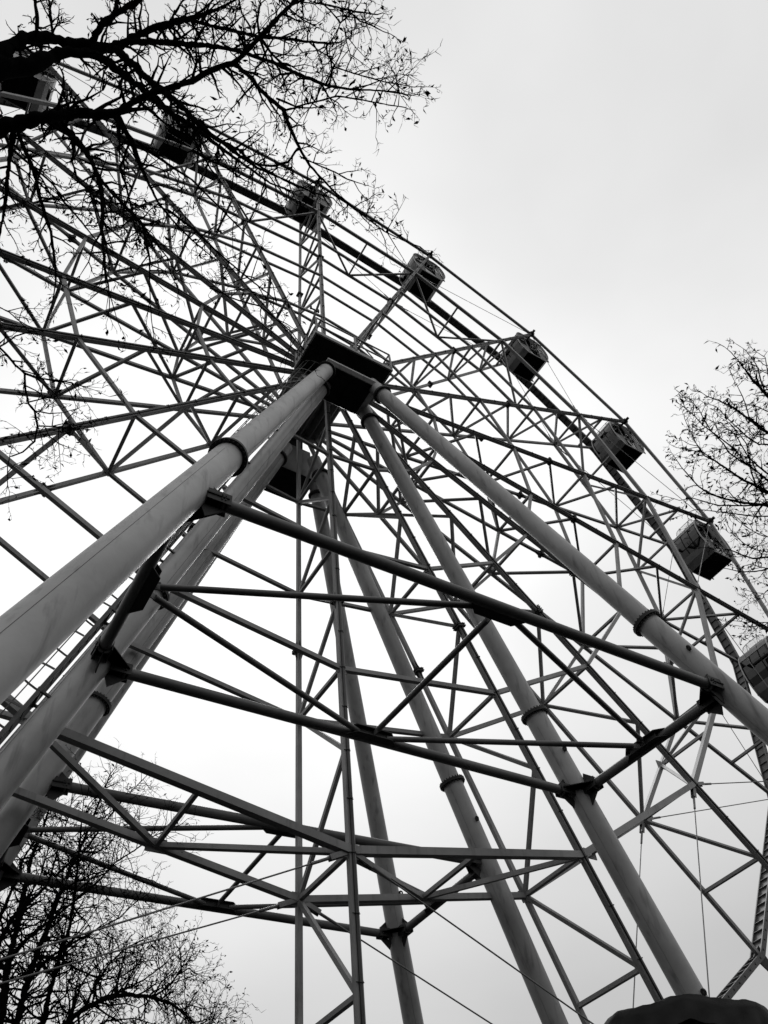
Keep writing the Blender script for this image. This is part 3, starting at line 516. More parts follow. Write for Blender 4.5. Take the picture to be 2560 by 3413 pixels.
# ------------------------------------------------------------------ trees
TREES = {"near":[[[-10.22,-9.934,9.939,0.147],[-10.016,-10.183,10.281,0.136],[-9.867,-10.392,10.731,0.127],[-9.841,-10.488,10.962,0.061],[-9.792,-10.564,11.143,0.056],[-9.632,-10.618,11.35,0.057],[-9.445,-10.648,11.525,0.052],[-9.239,-10.701,11.699,0.06],[-9.095,-10.756,11.81,0.054],[-8.978,-10.848,11.932,0.047],[-8.883,-10.991,12.092,0.041],[-8.703,-11.169,12.225,0.038],[-8.441,-11.399,12.296,0.028],[-8.286,-11.552,12.3,0.017],[-8.155,-11.721,12.293,0.014],[-8.053,-11.869,12.268,0.012]],[[-9.942,-10.241,10.004,0.112],[-9.751,-10.45,10.276,0.109],[-9.594,-10.507,10.427,0.085],[-9.469,-10.624,10.689,0.063],[-9.332,-10.719,10.932,0.049],[-9.145,-10.769,11.141,0.046],[-8.987,-10.754,11.254,0.043],[-8.848,-10.694,11.321,0.039],[-8.656,-10.661,11.405,0.035],[-8.517,-10.614,11.436,0.034],[-8.29,-10.564,11.459,0.031],[-7.998,-10.555,11.447,0.028],[-7.766,-10.543,11.377,0.023],[-7.533,-10.543,11.262,0.017],[-7.269,-10.564,11.079,0.014],[-7.013,-10.599,10.845,0.01],[-6.764,-10.711,10.607,0.007]],[[-8.849,-11.179,10.082,0.036],[-8.637,-11.224,9.752,0.033],[-8.528,-11.236,9.57,0.029],[-8.345,-11.275,9.296,0.026],[-8.2,-11.306,9.095,0.023],[-8.074,-11.314,8.921,0.022],[-7.862,-11.315,8.675,0.019],[-7.726,-11.329,8.573,0.015],[-7.56,-11.33,8.486,0.011],[-7.395,-11.328,8.449,0.009],[-7.155,-11.346,8.479,0.008],[-6.899,-11.348,8.568,0.006],[-6.698,-11.365,8.678,0.005]],[[-10.151,-9.799,9.816,0.105],[-9.565,-10.106,9.391,0.083],[-9.419,-10.281,9.268,0.074],[-9.274,-10.457,9.127,0.058],[-9.107,-10.656,8.943,0.048],[-8.936,-10.828,8.737,0.042],[-8.722,-11.029,8.468,0.038],[-8.543,-11.191,8.238,0.034],[-8.484,-11.261,8.167,0.029],[-8.42,-11.377,8.087,0.024],[-8.341,-11.511,8.002,0.022],[-8.256,-11.611,7.926,0.019],[-8.157,-11.723,7.861,0.019],[-8.093,-11.792,7.835,0.019],[-8.011,-11.914,7.844,0.019],[-7.895,-12.028,7.882,0.019],[-7.865,-12.08,7.927,0.017],[-7.799,-12.218,8.096,0.016],[-7.757,-12.315,8.255,0.016],[-7.709,-12.407,8.424,0.014],[-7.653,-12.512,8.638,0.013],[-7.616,-12.565,8.75,0.012]],[[-8.631,-10.756,9.694,0.036],[-8.541,-10.677,9.741,0.028],[-8.447,-10.606,9.779,0.024],[-8.353,-10.492,9.799,0.022],[-8.272,-10.394,9.801,0.018],[-8.137,-10.283,9.782,0.013],[-7.997,-10.181,9.728,0.011],[-7.804,-10.12,9.638,0.009],[-7.586,-10.094,9.496,0.008],[-7.382,-10.106,9.329,0.006]],[[-9.133,-10.428,9.725,0.033],[-8.924,-10.487,9.458,0.03],[-8.77,-10.513,9.217,0.025],[-8.651,-10.53,9.008,0.021],[-8.553,-10.525,8.793,0.019],[-8.454,-10.511,8.542,0.019],[-8.385,-10.482,8.307,0.017],[-8.308,-10.428,7.985,0.014],[-8.231,-10.389,7.726,0.012],[-8.159,-10.344,7.494,0.009],[-8.085,-10.307,7.319,0.006],[-8.046,-10.271,7.217,0.003]],[[-8.532,-10.275,9.325,0.017],[-8.407,-10.293,9.123,0.012],[-8.234,-10.34,8.845,0.011],[-8.069,-10.392,8.563,0.01],[-7.925,-10.416,8.267,0.008],[-7.769,-10.459,7.969,0.005]],[[-9.386,-10.161,9.675,0.028],[-9.376,-9.97,9.731,0.023],[-9.359,-9.78,9.77,0.02],[-9.319,-9.539,9.787,0.018],[-9.285,-9.3,9.763,0.014],[-9.251,-9.072,9.691,0.011]],[[-9.345,-10.173,9.662,0.02],[-9.235,-10.005,9.729,0.019],[-9.146,-9.874,9.759,0.019],[-9.061,-9.72,9.766,0.018],[-8.932,-9.53,9.73,0.016],[-8.823,-9.409,9.671,0.015],[-8.715,-9.251,9.552,0.014],[-8.626,-9.123,9.411,0.011],[-8.576,-9.006,9.262,0.006]],[[-9.326,-10.046,9.569,0.013],[-9.219,-9.974,9.647,0.013],[-9.103,-9.907,9.723,0.012],[-8.979,-9.844,9.79,0.01],[-8.892,-9.771,9.821,0.007]],[[-9.063,-8.719,8.557,0.013],[-8.834,-8.789,8.354,0.011],[-8.765,-8.794,8.292,0.011],[-8.68,-8.795,8.223,0.011],[-8.591,-8.783,8.153,0.011],[-8.488,-8.772,8.093,0.011],[-8.386,-8.79,8.069,0.008],[-8.293,-8.772,8.039,0.007]],[[-8.5,-8.669,8.244,0.011],[-8.439,-8.566,8.149,0.01],[-8.37,-8.504,8.054,0.01],[-8.297,-8.497,7.988,0.01],[-8.222,-8.446,7.857,0.01],[-8.194,-8.38,7.718,0.008],[-8.248,-8.313,7.59,0.007],[-8.327,-8.283,7.5,0.005],[-8.304,-8.261,7.374,0.005],[-8.247,-8.251,7.181,0.004]],[[-8.225,-8.395,7.925,0.007],[-8.077,-8.573,7.78,0.007],[-7.976,-8.681,7.667,0.007],[-7.896,-8.788,7.581,0.004]],[[-8.298,-8.477,8.016,0.007],[-8.175,-8.45,8.105,0.006],[-8.059,-8.447,8.212,0.003]],[[-8.16,-8.422,7.91,0.006],[-8.096,-8.338,7.916,0.006],[-7.988,-8.276,7.947,0.004],[-7.916,-8.25,7.978,0.004]],[[-8.785,-8.724,8.422,0.008],[-8.737,-8.769,8.498,0.007],[-8.706,-8.805,8.568,0.007],[-8.652,-8.83,8.628,0.006]],[[-8.453,-8.686,8.231,0.008],[-8.341,-8.774,8.12,0.008],[-8.213,-8.904,7.994,0.007],[-8.088,-9.035,7.86,0.005]],[[-8.942,-8.969,8.663,0.007],[-8.813,-9.055,8.506,0.005],[-8.671,-9.124,8.306,0.005],[-8.594,-9.152,8.184,0.004]],[[-9.514,-10.877,10.213,0.02],[-9.56,-11.023,10.255,0.017],[-9.631,-11.134,10.326,0.014],[-9.659,-11.167,10.357,0.012]],[[-9.398,-10.972,10.219,0.013],[-9.525,-11.057,10.56,0.011],[-9.613,-11.118,10.776,0.01]],[[-9.052,-11.119,10.144,0.033],[-9.026,-11.298,10.066,0.03],[-8.928,-11.475,9.962,0.027],[-8.81,-11.639,9.858,0.024],[-8.754,-11.741,9.819,0.021]],[[-8.766,-11.291,10.116,0.031],[-8.599,-11.408,10.056,0.025],[-8.249,-11.628,9.79,0.022],[-8.067,-11.75,9.593,0.019],[-7.875,-11.868,9.338,0.014],[-7.73,-11.942,9.113,0.014],[-7.604,-12.01,8.903,0.014],[-7.511,-12.048,8.733,0.014],[-7.36,-12.119,8.456,0.013],[-7.22,-12.191,8.206,0.011],[-7.097,-12.278,8.009,0.008],[-6.902,-12.431,7.762,0.005],[-6.799,-12.492,7.669,0.004]],[[-8.479,-11.642,10.205,0.022],[-8.397,-11.698,10.306,0.02],[-8.187,-11.734,10.465,0.017],[-8.0,-11.776,10.628,0.018],[-7.743,-11.828,10.843,0.018],[-7.519,-11.912,11.049,0.014],[-7.277,-11.99,11.228,0.014],[-7.047,-12.078,11.375,0.013]],[[-7.198,-12.233,9.959,0.008],[-7.136,-12.144,9.995,0.008],[-7.016,-12.094,10.036,0.007],[-6.83,-12.125,10.118,0.007],[-6.527,-12.202,10.208,0.006],[-6.238,-12.31,10.231,0.004]],[[-7.876,-11.654,9.913,0.02],[-7.722,-11.667,9.772,0.019],[-7.613,-11.644,9.67,0.018],[-7.459,-11.621,9.571,0.018],[-7.322,-11.612,9.522,0.018],[-7.243,-11.546,9.48,0.015],[-7.11,-11.451,9.445,0.014],[-7.017,-11.385,9.438,0.014],[-6.897,-11.321,9.448,0.011],[-6.757,-11.272,9.478,0.012],[-6.561,-11.203,9.533,0.01],[-6.383,-11.165,9.598,0.009],[-6.213,-11.119,9.658,0.006]],[[-7.729,-11.944,10.032,0.013],[-7.573,-11.873,10.077,0.011],[-7.414,-11.836,10.147,0.013]],[[-7.415,-11.638,9.673,0.01],[-7.227,-11.679,9.616,0.008],[-7.067,-11.833,9.592,0.008],[-6.954,-11.957,9.543,0.008],[-6.777,-12.063,9.382,0.007],[-6.607,-12.169,9.173,0.005],[-6.472,-12.266,8.968,0.004]],[[-7.316,-11.597,9.596,0.01],[-7.208,-11.659,9.71,0.008],[-7.072,-11.705,9.823,0.006]],[[-8.047,-12.105,10.297,0.008],[-7.965,-11.995,10.326,0.008],[-7.862,-11.94,10.37,0.009],[-7.781,-11.849,10.413,0.007]],[[-7.434,-12.43,10.208,0.008],[-7.28,-12.476,10.345,0.009],[-7.042,-12.538,10.521,0.009],[-6.813,-12.623,10.676,0.006]],[[-7.411,-12.477,10.227,0.008],[-7.246,-12.456,10.091,0.007],[-7.157,-12.429,10.028,0.007],[-7.147,-12.325,9.971,0.006],[-7.179,-12.239,9.956,0.006]],[[-7.154,-12.426,10.065,0.007],[-7.064,-12.554,10.306,0.007]],[[-7.098,-12.414,10.03,0.006],[-7.056,-12.349,9.815,0.005],[-6.99,-12.292,9.575,0.004]],[[-7.732,-12.282,10.258,0.007],[-7.609,-12.289,10.033,0.007],[-7.479,-12.303,9.788,0.005],[-7.378,-12.338,9.613,0.004]],[[-7.133,-12.544,10.133,0.007],[-7.0,-12.531,10.097,0.006],[-6.888,-12.56,10.072,0.006],[-6.778,-12.576,10.022,0.004]],[[-7.078,-11.419,9.359,0.01],[-7.118,-11.306,9.208,0.01],[-7.213,-11.243,9.121,0.01],[-7.334,-11.205,9.039,0.008],[-7.443,-11.204,8.982,0.007]],[[-7.032,-11.379,9.31,0.007],[-6.814,-11.397,9.331,0.007],[-6.67,-11.408,9.368,0.007],[-6.534,-11.402,9.404,0.007],[-6.43,-11.412,9.448,0.004]],[[-6.624,-11.303,9.057,0.007],[-6.474,-11.326,8.887,0.007],[-6.349,-11.353,8.716,0.007],[-6.204,-11.392,8.476,0.005],[-6.082,-11.459,8.261,0.004],[-5.976,-11.539,8.058,0.004]],[[-7.955,-11.128,9.603,0.017],[-7.82,-11.07,9.6,0.016],[-7.673,-11.068,9.596,0.014],[-7.532,-11.079,9.574,0.013],[-7.403,-11.063,9.513,0.011],[-7.262,-11.082,9.443,0.01],[-7.106,-11.109,9.335,0.007],[-6.961,-11.15,9.212,0.006]],[[-7.91,-10.903,9.432,0.013],[-7.734,-10.934,9.313,0.011],[-7.58,-10.967,9.25,0.008],[-7.443,-10.969,9.205,0.006]],[[-8.395,-10.257,9.245,0.013],[-8.217,-10.288,8.928,0.012],[-8.052,-10.343,8.651,0.012],[-7.958,-10.318,8.372,0.01],[-7.884,-10.291,8.134,0.008],[-7.82,-10.23,7.836,0.005],[-7.713,-10.141,7.468,0.004],[-7.655,-10.094,7.321,0.002]],[[-8.842,-9.986,9.288,0.011],[-8.75,-9.938,9.263,0.01],[-8.595,-9.861,9.253,0.009],[-8.463,-9.779,9.264,0.007],[-8.357,-9.707,9.285,0.006]],[[-7.312,-10.106,8.605,0.007],[-7.06,-10.164,8.502,0.007],[-6.871,-10.258,8.393,0.007],[-6.688,-10.299,8.192,0.007],[-6.565,-10.33,8.017,0.005],[-6.465,-10.337,7.812,0.004]],[[-7.903,-10.404,9.097,0.011],[-7.659,-10.458,8.829,0.011],[-7.416,-10.514,8.464,0.008],[-7.198,-10.595,8.081,0.006],[-7.029,-10.68,7.758,0.006],[-6.916,-10.74,7.529,0.004]],[[-8.441,-11.085,9.817,0.014],[-8.309,-11.05,9.8,0.013],[-8.088,-10.937,9.807,0.011],[-7.914,-10.87,9.855,0.01],[-7.689,-10.689,9.929,0.009],[-7.524,-10.595,9.993,0.006]],[[-8.346,-11.747,10.209,0.013],[-8.26,-11.925,10.072,0.011],[-8.215,-12.041,9.991,0.009]],[[-8.517,-11.594,10.192,0.011],[-8.488,-11.731,10.112,0.011],[-8.459,-11.864,10.034,0.009]],[[-8.099,-11.632,10.01,0.01],[-8.049,-11.776,10.08,0.008],[-7.993,-11.915,10.113,0.007],[-7.965,-11.985,10.12,0.006]],[[-8.38,-10.694,9.527,0.014],[-8.182,-10.62,9.647,0.013],[-7.996,-10.572,9.741,0.012],[-7.801,-10.531,9.81,0.01],[-7.577,-10.451,9.831,0.009],[-7.349,-10.385,9.801,0.008],[-7.12,-10.335,9.718,0.006]],[[-8.433,-10.687,9.549,0.013],[-8.439,-10.342,9.665,0.012],[-8.336,-10.188,9.723,0.01],[-8.209,-9.971,9.786,0.009],[-8.121,-9.8,9.817,0.008]],[[-8.878,-10.418,9.592,0.013],[-8.842,-10.183,9.632,0.011],[-8.744,-10.05,9.633,0.01],[-8.577,-9.987,9.625,0.009],[-8.458,-9.851,9.55,0.007]]],"right":[[[3.297,-10.902,11.385,0.035],[2.908,-10.799,11.996,0.03],[2.635,-10.647,12.516,0.025],[2.457,-10.591,12.916,0.021],[2.305,-10.551,13.244,0.017],[2.149,-10.469,13.508,0.013],[2.029,-10.384,13.674,0.009],[1.942,-10.365,13.816,0.005]],[[3.259,-10.975,11.452,0.035],[2.085,-11.166,11.505,0.028],[1.067,-11.363,11.466,0.023],[0.856,-11.408,11.455,0.019],[0.592,-11.452,11.436,0.016],[0.381,-11.511,11.432,0.012],[0.176,-11.569,11.43,0.009],[-0.076,-11.621,11.427,0.006],[-0.245,-11.637,11.42,0.004]],[[1.974,-11.172,12.223,0.015],[1.899,-11.203,12.488,0.013],[1.866,-11.297,12.784,0.011],[1.856,-11.391,13.024,0.009],[1.81,-11.437,13.227,0.007],[1.733,-11.458,13.448,0.006],[1.688,-11.449,13.541,0.004]],[[2.019,-11.085,12.143,0.013],[1.416,-11.521,12.223,0.009],[1.146,-11.703,12.237,0.006],[0.907,-11.707,12.203,0.004]],[[3.154,-10.72,11.336,0.023],[2.915,-10.641,11.973,0.02],[2.714,-10.506,12.395,0.017],[2.652,-10.403,12.487,0.015],[2.553,-10.362,12.673,0.013],[2.409,-10.352,12.956,0.011],[2.278,-10.359,13.191,0.009],[2.132,-10.369,13.417,0.007],[1.965,-10.286,13.563,0.004]],[[2.423,-10.117,11.299,0.018],[2.102,-10.1,11.264,0.015],[1.838,-10.248,11.307,0.013],[1.597,-10.444,11.369,0.011],[1.413,-10.587,11.426,0.009],[1.193,-10.65,11.472,0.007],[0.964,-10.702,11.528,0.006],[0.729,-10.703,11.575,0.004]],[[3.33,-10.379,11.022,0.038],[2.789,-10.231,11.146,0.032],[2.301,-10.128,11.18,0.027],[2.06,-10.129,11.205,0.024],[1.743,-10.109,11.206,0.02],[1.357,-10.133,11.212,0.016],[1.025,-10.162,11.204,0.013],[0.714,-10.164,11.169,0.01],[0.389,-10.29,11.177,0.007],[-0.056,-10.512,11.183,0.004]],[[3.36,-10.321,10.968,0.035],[2.894,-10.127,11.118,0.03],[2.604,-9.913,11.256,0.027],[2.483,-9.809,11.337,0.024],[2.336,-9.669,11.459,0.021],[2.192,-9.537,11.611,0.018],[2.047,-9.42,11.801,0.016],[1.919,-9.355,12.017,0.013],[1.824,-9.358,12.255,0.01],[1.729,-9.36,12.499,0.008],[1.644,-9.389,12.763,0.005]],[[2.484,-9.963,11.167,0.018],[2.26,-9.852,11.127,0.015],[1.947,-9.704,11.112,0.013],[1.683,-9.558,11.123,0.011],[1.472,-9.479,11.189,0.009],[1.292,-9.406,11.268,0.008],[1.159,-9.255,11.293,0.006],[1.001,-9.17,11.399,0.005]],[[3.39,-10.262,10.914,0.018],[2.837,-10.056,10.93,0.015],[2.48,-9.848,10.972,0.013],[2.319,-9.73,11.01,0.012],[2.121,-9.594,11.096,0.01],[1.954,-9.462,11.196,0.009],[1.799,-9.323,11.312,0.007],[1.681,-9.197,11.416,0.006],[1.623,-9.034,11.458,0.005]],[[3.533,-9.986,10.66,0.015],[2.622,-9.789,10.424,0.012],[2.149,-9.764,10.359,0.009],[1.93,-9.745,10.325,0.007],[1.6,-9.766,10.31,0.005],[1.272,-9.8,10.31,0.004]],[[3.616,-9.826,10.512,0.015],[3.042,-9.557,10.617,0.012],[2.72,-9.427,10.616,0.01],[2.472,-9.363,10.617,0.009],[2.212,-9.361,10.644,0.007],[2.014,-9.389,10.672,0.005],[1.772,-9.468,10.715,0.004]],[[3.646,-9.767,10.459,0.023],[2.88,-9.587,10.445,0.019],[2.584,-9.428,10.424,0.016],[2.366,-9.287,10.423,0.013],[2.191,-9.231,10.484,0.011],[2.022,-9.183,10.569,0.009],[1.856,-9.065,10.635,0.007],[1.746,-8.97,10.688,0.004]],[[3.518,-9.675,10.461,0.02],[3.285,-9.309,10.651,0.018],[3.146,-9.117,10.711,0.015],[3.095,-9.034,10.718,0.013],[2.986,-8.917,10.745,0.012],[2.827,-8.794,10.785,0.01],[2.732,-8.753,10.819,0.008],[2.604,-8.7,10.856,0.007]],[[2.867,-9.219,10.483,0.01],[2.713,-9.175,10.49,0.008],[2.568,-9.153,10.518,0.007],[2.459,-9.071,10.498,0.005],[2.408,-8.979,10.453,0.004]],[[3.334,-9.344,10.333,0.013],[2.987,-9.149,10.203,0.01],[2.835,-9.036,10.133,0.008],[2.781,-8.968,10.082,0.007],[2.646,-8.92,10.08,0.005],[2.509,-8.886,10.094,0.004]],[[2.963,-8.89,10.217,0.008],[2.94,-8.841,10.146,0.006],[2.821,-8.802,10.115,0.005],[2.672,-8.72,10.034,0.003]],[[3.657,-8.947,9.909,0.013],[3.482,-8.71,9.949,0.01],[3.342,-8.533,10.024,0.009],[3.261,-8.424,10.082,0.007],[3.16,-8.279,10.168,0.006],[3.059,-8.143,10.277,0.004]],[[3.19,-8.593,9.906,0.008],[3.169,-8.534,9.897,0.006],[3.1,-8.464,9.912,0.005],[2.982,-8.353,9.927,0.004],[2.87,-8.285,9.953,0.004]],[[3.089,-10.386,11.146,0.023],[1.953,-10.35,11.052,0.019],[1.575,-10.397,11.031,0.016],[1.196,-10.422,10.993,0.014],[0.85,-10.455,10.961,0.012],[0.655,-10.534,10.966,0.01],[0.29,-10.608,10.955,0.008],[0.027,-10.711,10.969,0.007],[-0.158,-10.796,10.989,0.005],[-0.459,-10.853,11.006,0.004]],[[2.834,-10.423,11.298,0.02],[2.44,-10.274,11.62,0.017],[2.329,-10.264,11.779,0.015],[2.211,-10.255,11.975,0.012],[2.123,-10.308,12.229,0.01],[2.069,-10.361,12.437,0.008],[1.941,-10.319,12.685,0.006],[1.824,-10.234,12.882,0.004]],[[1.706,-10.314,11.787,0.015],[1.436,-10.338,11.794,0.012],[1.161,-10.365,11.791,0.01],[0.784,-10.401,11.772,0.008],[0.541,-10.464,11.769,0.007],[0.29,-10.503,11.751,0.005],[0.211,-10.539,11.752,0.004]],[[1.485,-10.008,11.694,0.013],[1.232,-10.007,11.784,0.009],[1.016,-9.917,11.827,0.006],[0.832,-9.833,11.884,0.004]],[[2.06,-10.785,11.923,0.013],[1.543,-10.844,11.966,0.01],[1.401,-10.948,12.023,0.008],[1.248,-11.04,12.086,0.007],[1.047,-11.138,12.178,0.005],[0.975,-11.168,12.215,0.004]],[[2.139,-11.081,12.08,0.013],[2.042,-11.008,12.269,0.01],[1.959,-10.955,12.443,0.008],[1.874,-10.861,12.594,0.006],[1.796,-10.78,12.734,0.004]],[[2.684,-10.714,11.566,0.015],[2.488,-10.66,12.102,0.012],[2.384,-10.579,12.292,0.009],[2.3,-10.497,12.42,0.007],[2.192,-10.473,12.618,0.004]]],"left":[[[-3.387,12.456,7.015,0.133],[-3.927,11.291,8.65,0.114],[-4.068,11.197,9.671,0.102],[-4.261,11.22,10.805,0.091],[-4.281,11.105,11.685,0.078],[-4.384,10.865,12.552,0.066],[-4.519,10.423,13.368,0.053],[-4.497,9.818,13.944,0.039],[-4.549,9.422,14.249,0.026],[-4.55,8.938,14.518,0.013]],[[-3.187,12.334,6.996,0.11],[-3.512,12.034,8.884,0.102],[-3.505,12.027,9.735,0.093],[-3.524,11.942,10.662,0.085],[-3.494,11.737,11.333,0.076],[-3.427,11.365,11.973,0.067],[-3.433,10.746,12.657,0.058],[-3.43,10.01,13.164,0.049],[-3.403,9.24,13.516,0.039],[-3.485,8.164,13.896,0.03],[-3.525,7.522,14.057,0.021],[-3.602,6.779,14.215,0.013]],[[-2.994,11.687,7.329,0.081],[-3.191,10.654,8.525,0.071],[-3.312,9.639,9.02,0.062],[-3.546,8.549,9.397,0.054],[-3.749,7.321,9.677,0.046],[-3.91,6.197,9.859,0.038],[-4.16,5.158,10.026,0.031],[-4.388,4.347,10.158,0.025],[-4.603,3.589,10.292,0.02],[-4.848,2.776,10.474,0.014],[-5.005,2.236,10.635,0.009]],[[-5.152,9.544,9.826,0.059],[-5.161,8.317,10.745,0.046],[-5.105,7.921,11.404,0.037],[-5.082,7.727,11.993,0.028],[-5.003,7.64,12.283,0.02],[-4.916,7.524,12.765,0.012]],[[-4.848,9.625,9.62,0.059],[-4.864,9.366,10.628,0.053],[-4.752,9.271,11.193,0.048],[-4.449,9.201,11.576,0.043],[-4.113,9.083,12.085,0.039],[-3.771,8.907,12.592,0.034],[-3.368,8.636,13.087,0.03],[-3.138,8.228,13.641,0.025],[-2.871,7.657,14.135,0.02],[-2.69,7.282,14.349,0.015],[-2.553,6.951,14.501,0.011]],[[-4.605,8.947,9.949,0.044],[-4.544,7.83,10.085,0.037],[-4.321,6.653,10.087,0.031],[-4.118,5.501,10.072,0.026],[-3.924,4.422,10.061,0.022],[-3.828,3.491,10.129,0.018],[-3.63,2.871,10.136,0.014],[-3.44,2.287,10.204,0.011],[-3.15,1.838,10.25,0.008]],[[-4.037,9.028,9.612,0.041],[-3.927,7.732,9.753,0.033],[-3.703,6.99,9.771,0.028],[-3.494,6.427,9.796,0.023],[-3.275,5.927,9.842,0.019],[-2.999,5.459,9.907,0.016],[-2.838,5.051,10.084,0.012],[-2.621,4.773,10.218,0.009]],[[-4.128,7.067,10.959,0.029],[-4.016,6.478,10.953,0.024],[-3.785,5.705,10.878,0.019],[-3.517,5.067,10.749,0.015],[-3.176,4.617,10.493,0.012],[-2.754,4.111,10.204,0.008]],[[-4.087,8.422,10.04,0.037],[-3.471,8.616,10.133,0.03],[-2.855,9.007,10.068,0.025],[-2.125,9.329,10.037,0.02],[-1.588,9.309,10.207,0.015],[-1.193,9.105,10.534,0.01]],[[-4.128,6.43,11.381,0.026],[-3.85,5.84,11.396,0.02],[-3.636,5.254,11.395,0.016],[-3.599,4.56,11.477,0.012],[-3.455,3.979,11.45,0.009]],[[-4.462,7.057,11.132,0.029],[-4.588,6.171,11.294,0.022],[-4.746,5.188,11.437,0.017],[-4.823,4.445,11.513,0.013],[-4.962,3.873,11.59,0.008]],[[-4.718,8.219,10.488,0.033],[-4.62,8.134,11.338,0.026],[-4.529,8.019,11.792,0.02],[-4.535,7.838,12.341,0.015],[-4.536,7.589,12.811,0.01]]],"low":[[[-3.15,9.323,6.377,0.072],[-3.818,6.339,7.29,0.06],[-3.817,5.117,7.589,0.052],[-3.644,4.521,7.688,0.046],[-3.415,4.087,7.739,0.041],[-3.101,3.75,7.744,0.036],[-2.68,3.548,7.679,0.032],[-2.305,3.477,7.609,0.027],[-1.965,3.547,7.496,0.023],[-1.635,3.703,7.365,0.019],[-1.263,4.054,7.167,0.015]],[[-1.979,5.433,8.374,0.026],[-1.829,4.995,8.432,0.02],[-1.774,4.617,8.544,0.016],[-1.63,4.315,8.598,0.012],[-1.513,4.311,8.515,0.008]],[[-2.902,6.039,8.431,0.026],[-2.492,5.935,8.63,0.021],[-2.122,5.832,8.831,0.016],[-1.774,5.673,9.115,0.013],[-1.532,5.502,9.391,0.009]],[[-2.069,5.487,8.382,0.02],[-1.574,5.615,8.332,0.015],[-1.126,5.627,8.38,0.012],[-0.684,5.72,8.357,0.009]],[[-3.186,6.401,8.333,0.03],[-3.198,5.706,8.572,0.023],[-3.18,5.074,8.731,0.019],[-3.071,4.386,8.825,0.015],[-2.87,3.791,8.816,0.011],[-2.774,3.493,8.808,0.008]],[[-3.538,7.658,7.674,0.033],[-2.912,7.463,8.123,0.026],[-2.389,7.249,8.437,0.02],[-1.818,7.14,8.503,0.014],[-1.229,7.132,8.407,0.009]],[[-2.696,5.867,8.443,0.02],[-2.553,5.497,8.715,0.015],[-2.467,4.981,9.027,0.011],[-2.347,4.626,9.157,0.008]],[[-3.355,6.645,8.255,0.026],[-3.379,6.362,8.679,0.019],[-3.287,6.175,8.965,0.014],[-2.984,5.965,9.275,0.009]],[[-1.587,6.193,7.674,0.016],[-1.1,5.819,7.878,0.013],[-0.612,5.394,7.976,0.011],[-0.621,5.145,8.132,0.009],[-0.647,4.998,8.224,0.007]],[[-1.318,6.03,7.648,0.016],[-1.122,5.177,7.729,0.012],[-0.847,4.525,7.666,0.009],[-0.775,4.195,7.682,0.006]],[[-1.784,5.126,8.481,0.013],[-1.605,4.965,8.734,0.011],[-1.543,4.788,9.023,0.009],[-1.512,4.645,9.225,0.007]]]}
def grow(mb, lf, p, d, ln, r, lvl, rnd, droop, jag):
    """one zigzag twig with side shoots"""
    n = max(3, int(ln/ (.09*jag))); n = min(n, 9)
    pts = [(p.copy(), r)]; q = p.copy(); dd = d.copy(); step = ln/n
    ax = dd.cross(V(rnd.uniform(-1,1), rnd.uniform(-1,1), rnd.uniform(-1,1))).normalized()
    for i in range(n):
        z = (1 if i % 2 else -1)*rnd.uniform(.1, .38)
        dd = (dd + ax*z + V(rnd.uniform(-.2,.2), rnd.uniform(-.2,.2), rnd.uniform(-.2,.2) + droop)).normalized()
        q = q + dd*step; pts.append((q.copy(), max(r*(1-.72*(i+1)/n), r*.25)))
        if lvl > 0 and i < n:
            for _ in range(1 if rnd.random() < .78 else 2):
                sd = dd.cross(V(rnd.uniform(-1,1), rnd.uniform(-1,1), rnd.uniform(-1,1)))
                if sd.length < .1: continue
                nd = (dd*rnd.uniform(.45,.9) + sd.normalized()*rnd.uniform(.5,1)).normalized()
                grow(mb, lf, q, nd, ln*rnd.uniform(.22,.5), max(r*.55, jag*.0019), lvl-1, rnd, droop, jag)
    mb.path(pts, 3 if lvl < 2 else 4)
    if lvl == 0 and rnd.random() < lf[1]:
        s = lf[2]*rnd.uniform(.6,1.3); u = V(rnd.uniform(-1,1), rnd.uniform(-1,1), rnd.uniform(-1,1)).normalized()
        w = u.cross(V(rnd.uniform(-1,1), rnd.uniform(-1,1), .3)).normalized(); k = u.cross(w)
        lf[0].add([q, q+u*s*.5+w*s*.22, q+u*s*1.1+k*s*.3, q+u*s*.5-w*s*.22], [(0,1,2), (0,2,3)])
def rough_path(mb, pl, rnd, n, amp):
    """bough with knobbly bark"""
    pts = []
    for i in range(len(pl)-1):
        a = Vector(pl[i][:3]); b = Vector(pl[i+1][:3]); ra, rb = pl[i][3], pl[i+1][3]; L = (b-a).length
        k = max(1, min(14, int(L/(max(.04, (ra+rb)*.45)))))
        for j in range(k):
            f = j/k; r = ra + (rb-ra)*f; w = r*amp
            pts.append((a + (b-a)*f + V(rnd.uniform(-w,w), rnd.uniform(-w,w), rnd.uniform(-w,w)), r*rnd.uniform(.86,1.2)))
    e = pl[-1]; pts.append((Vector(e[:3]), e[3])); mb.path(pts, n); return pts
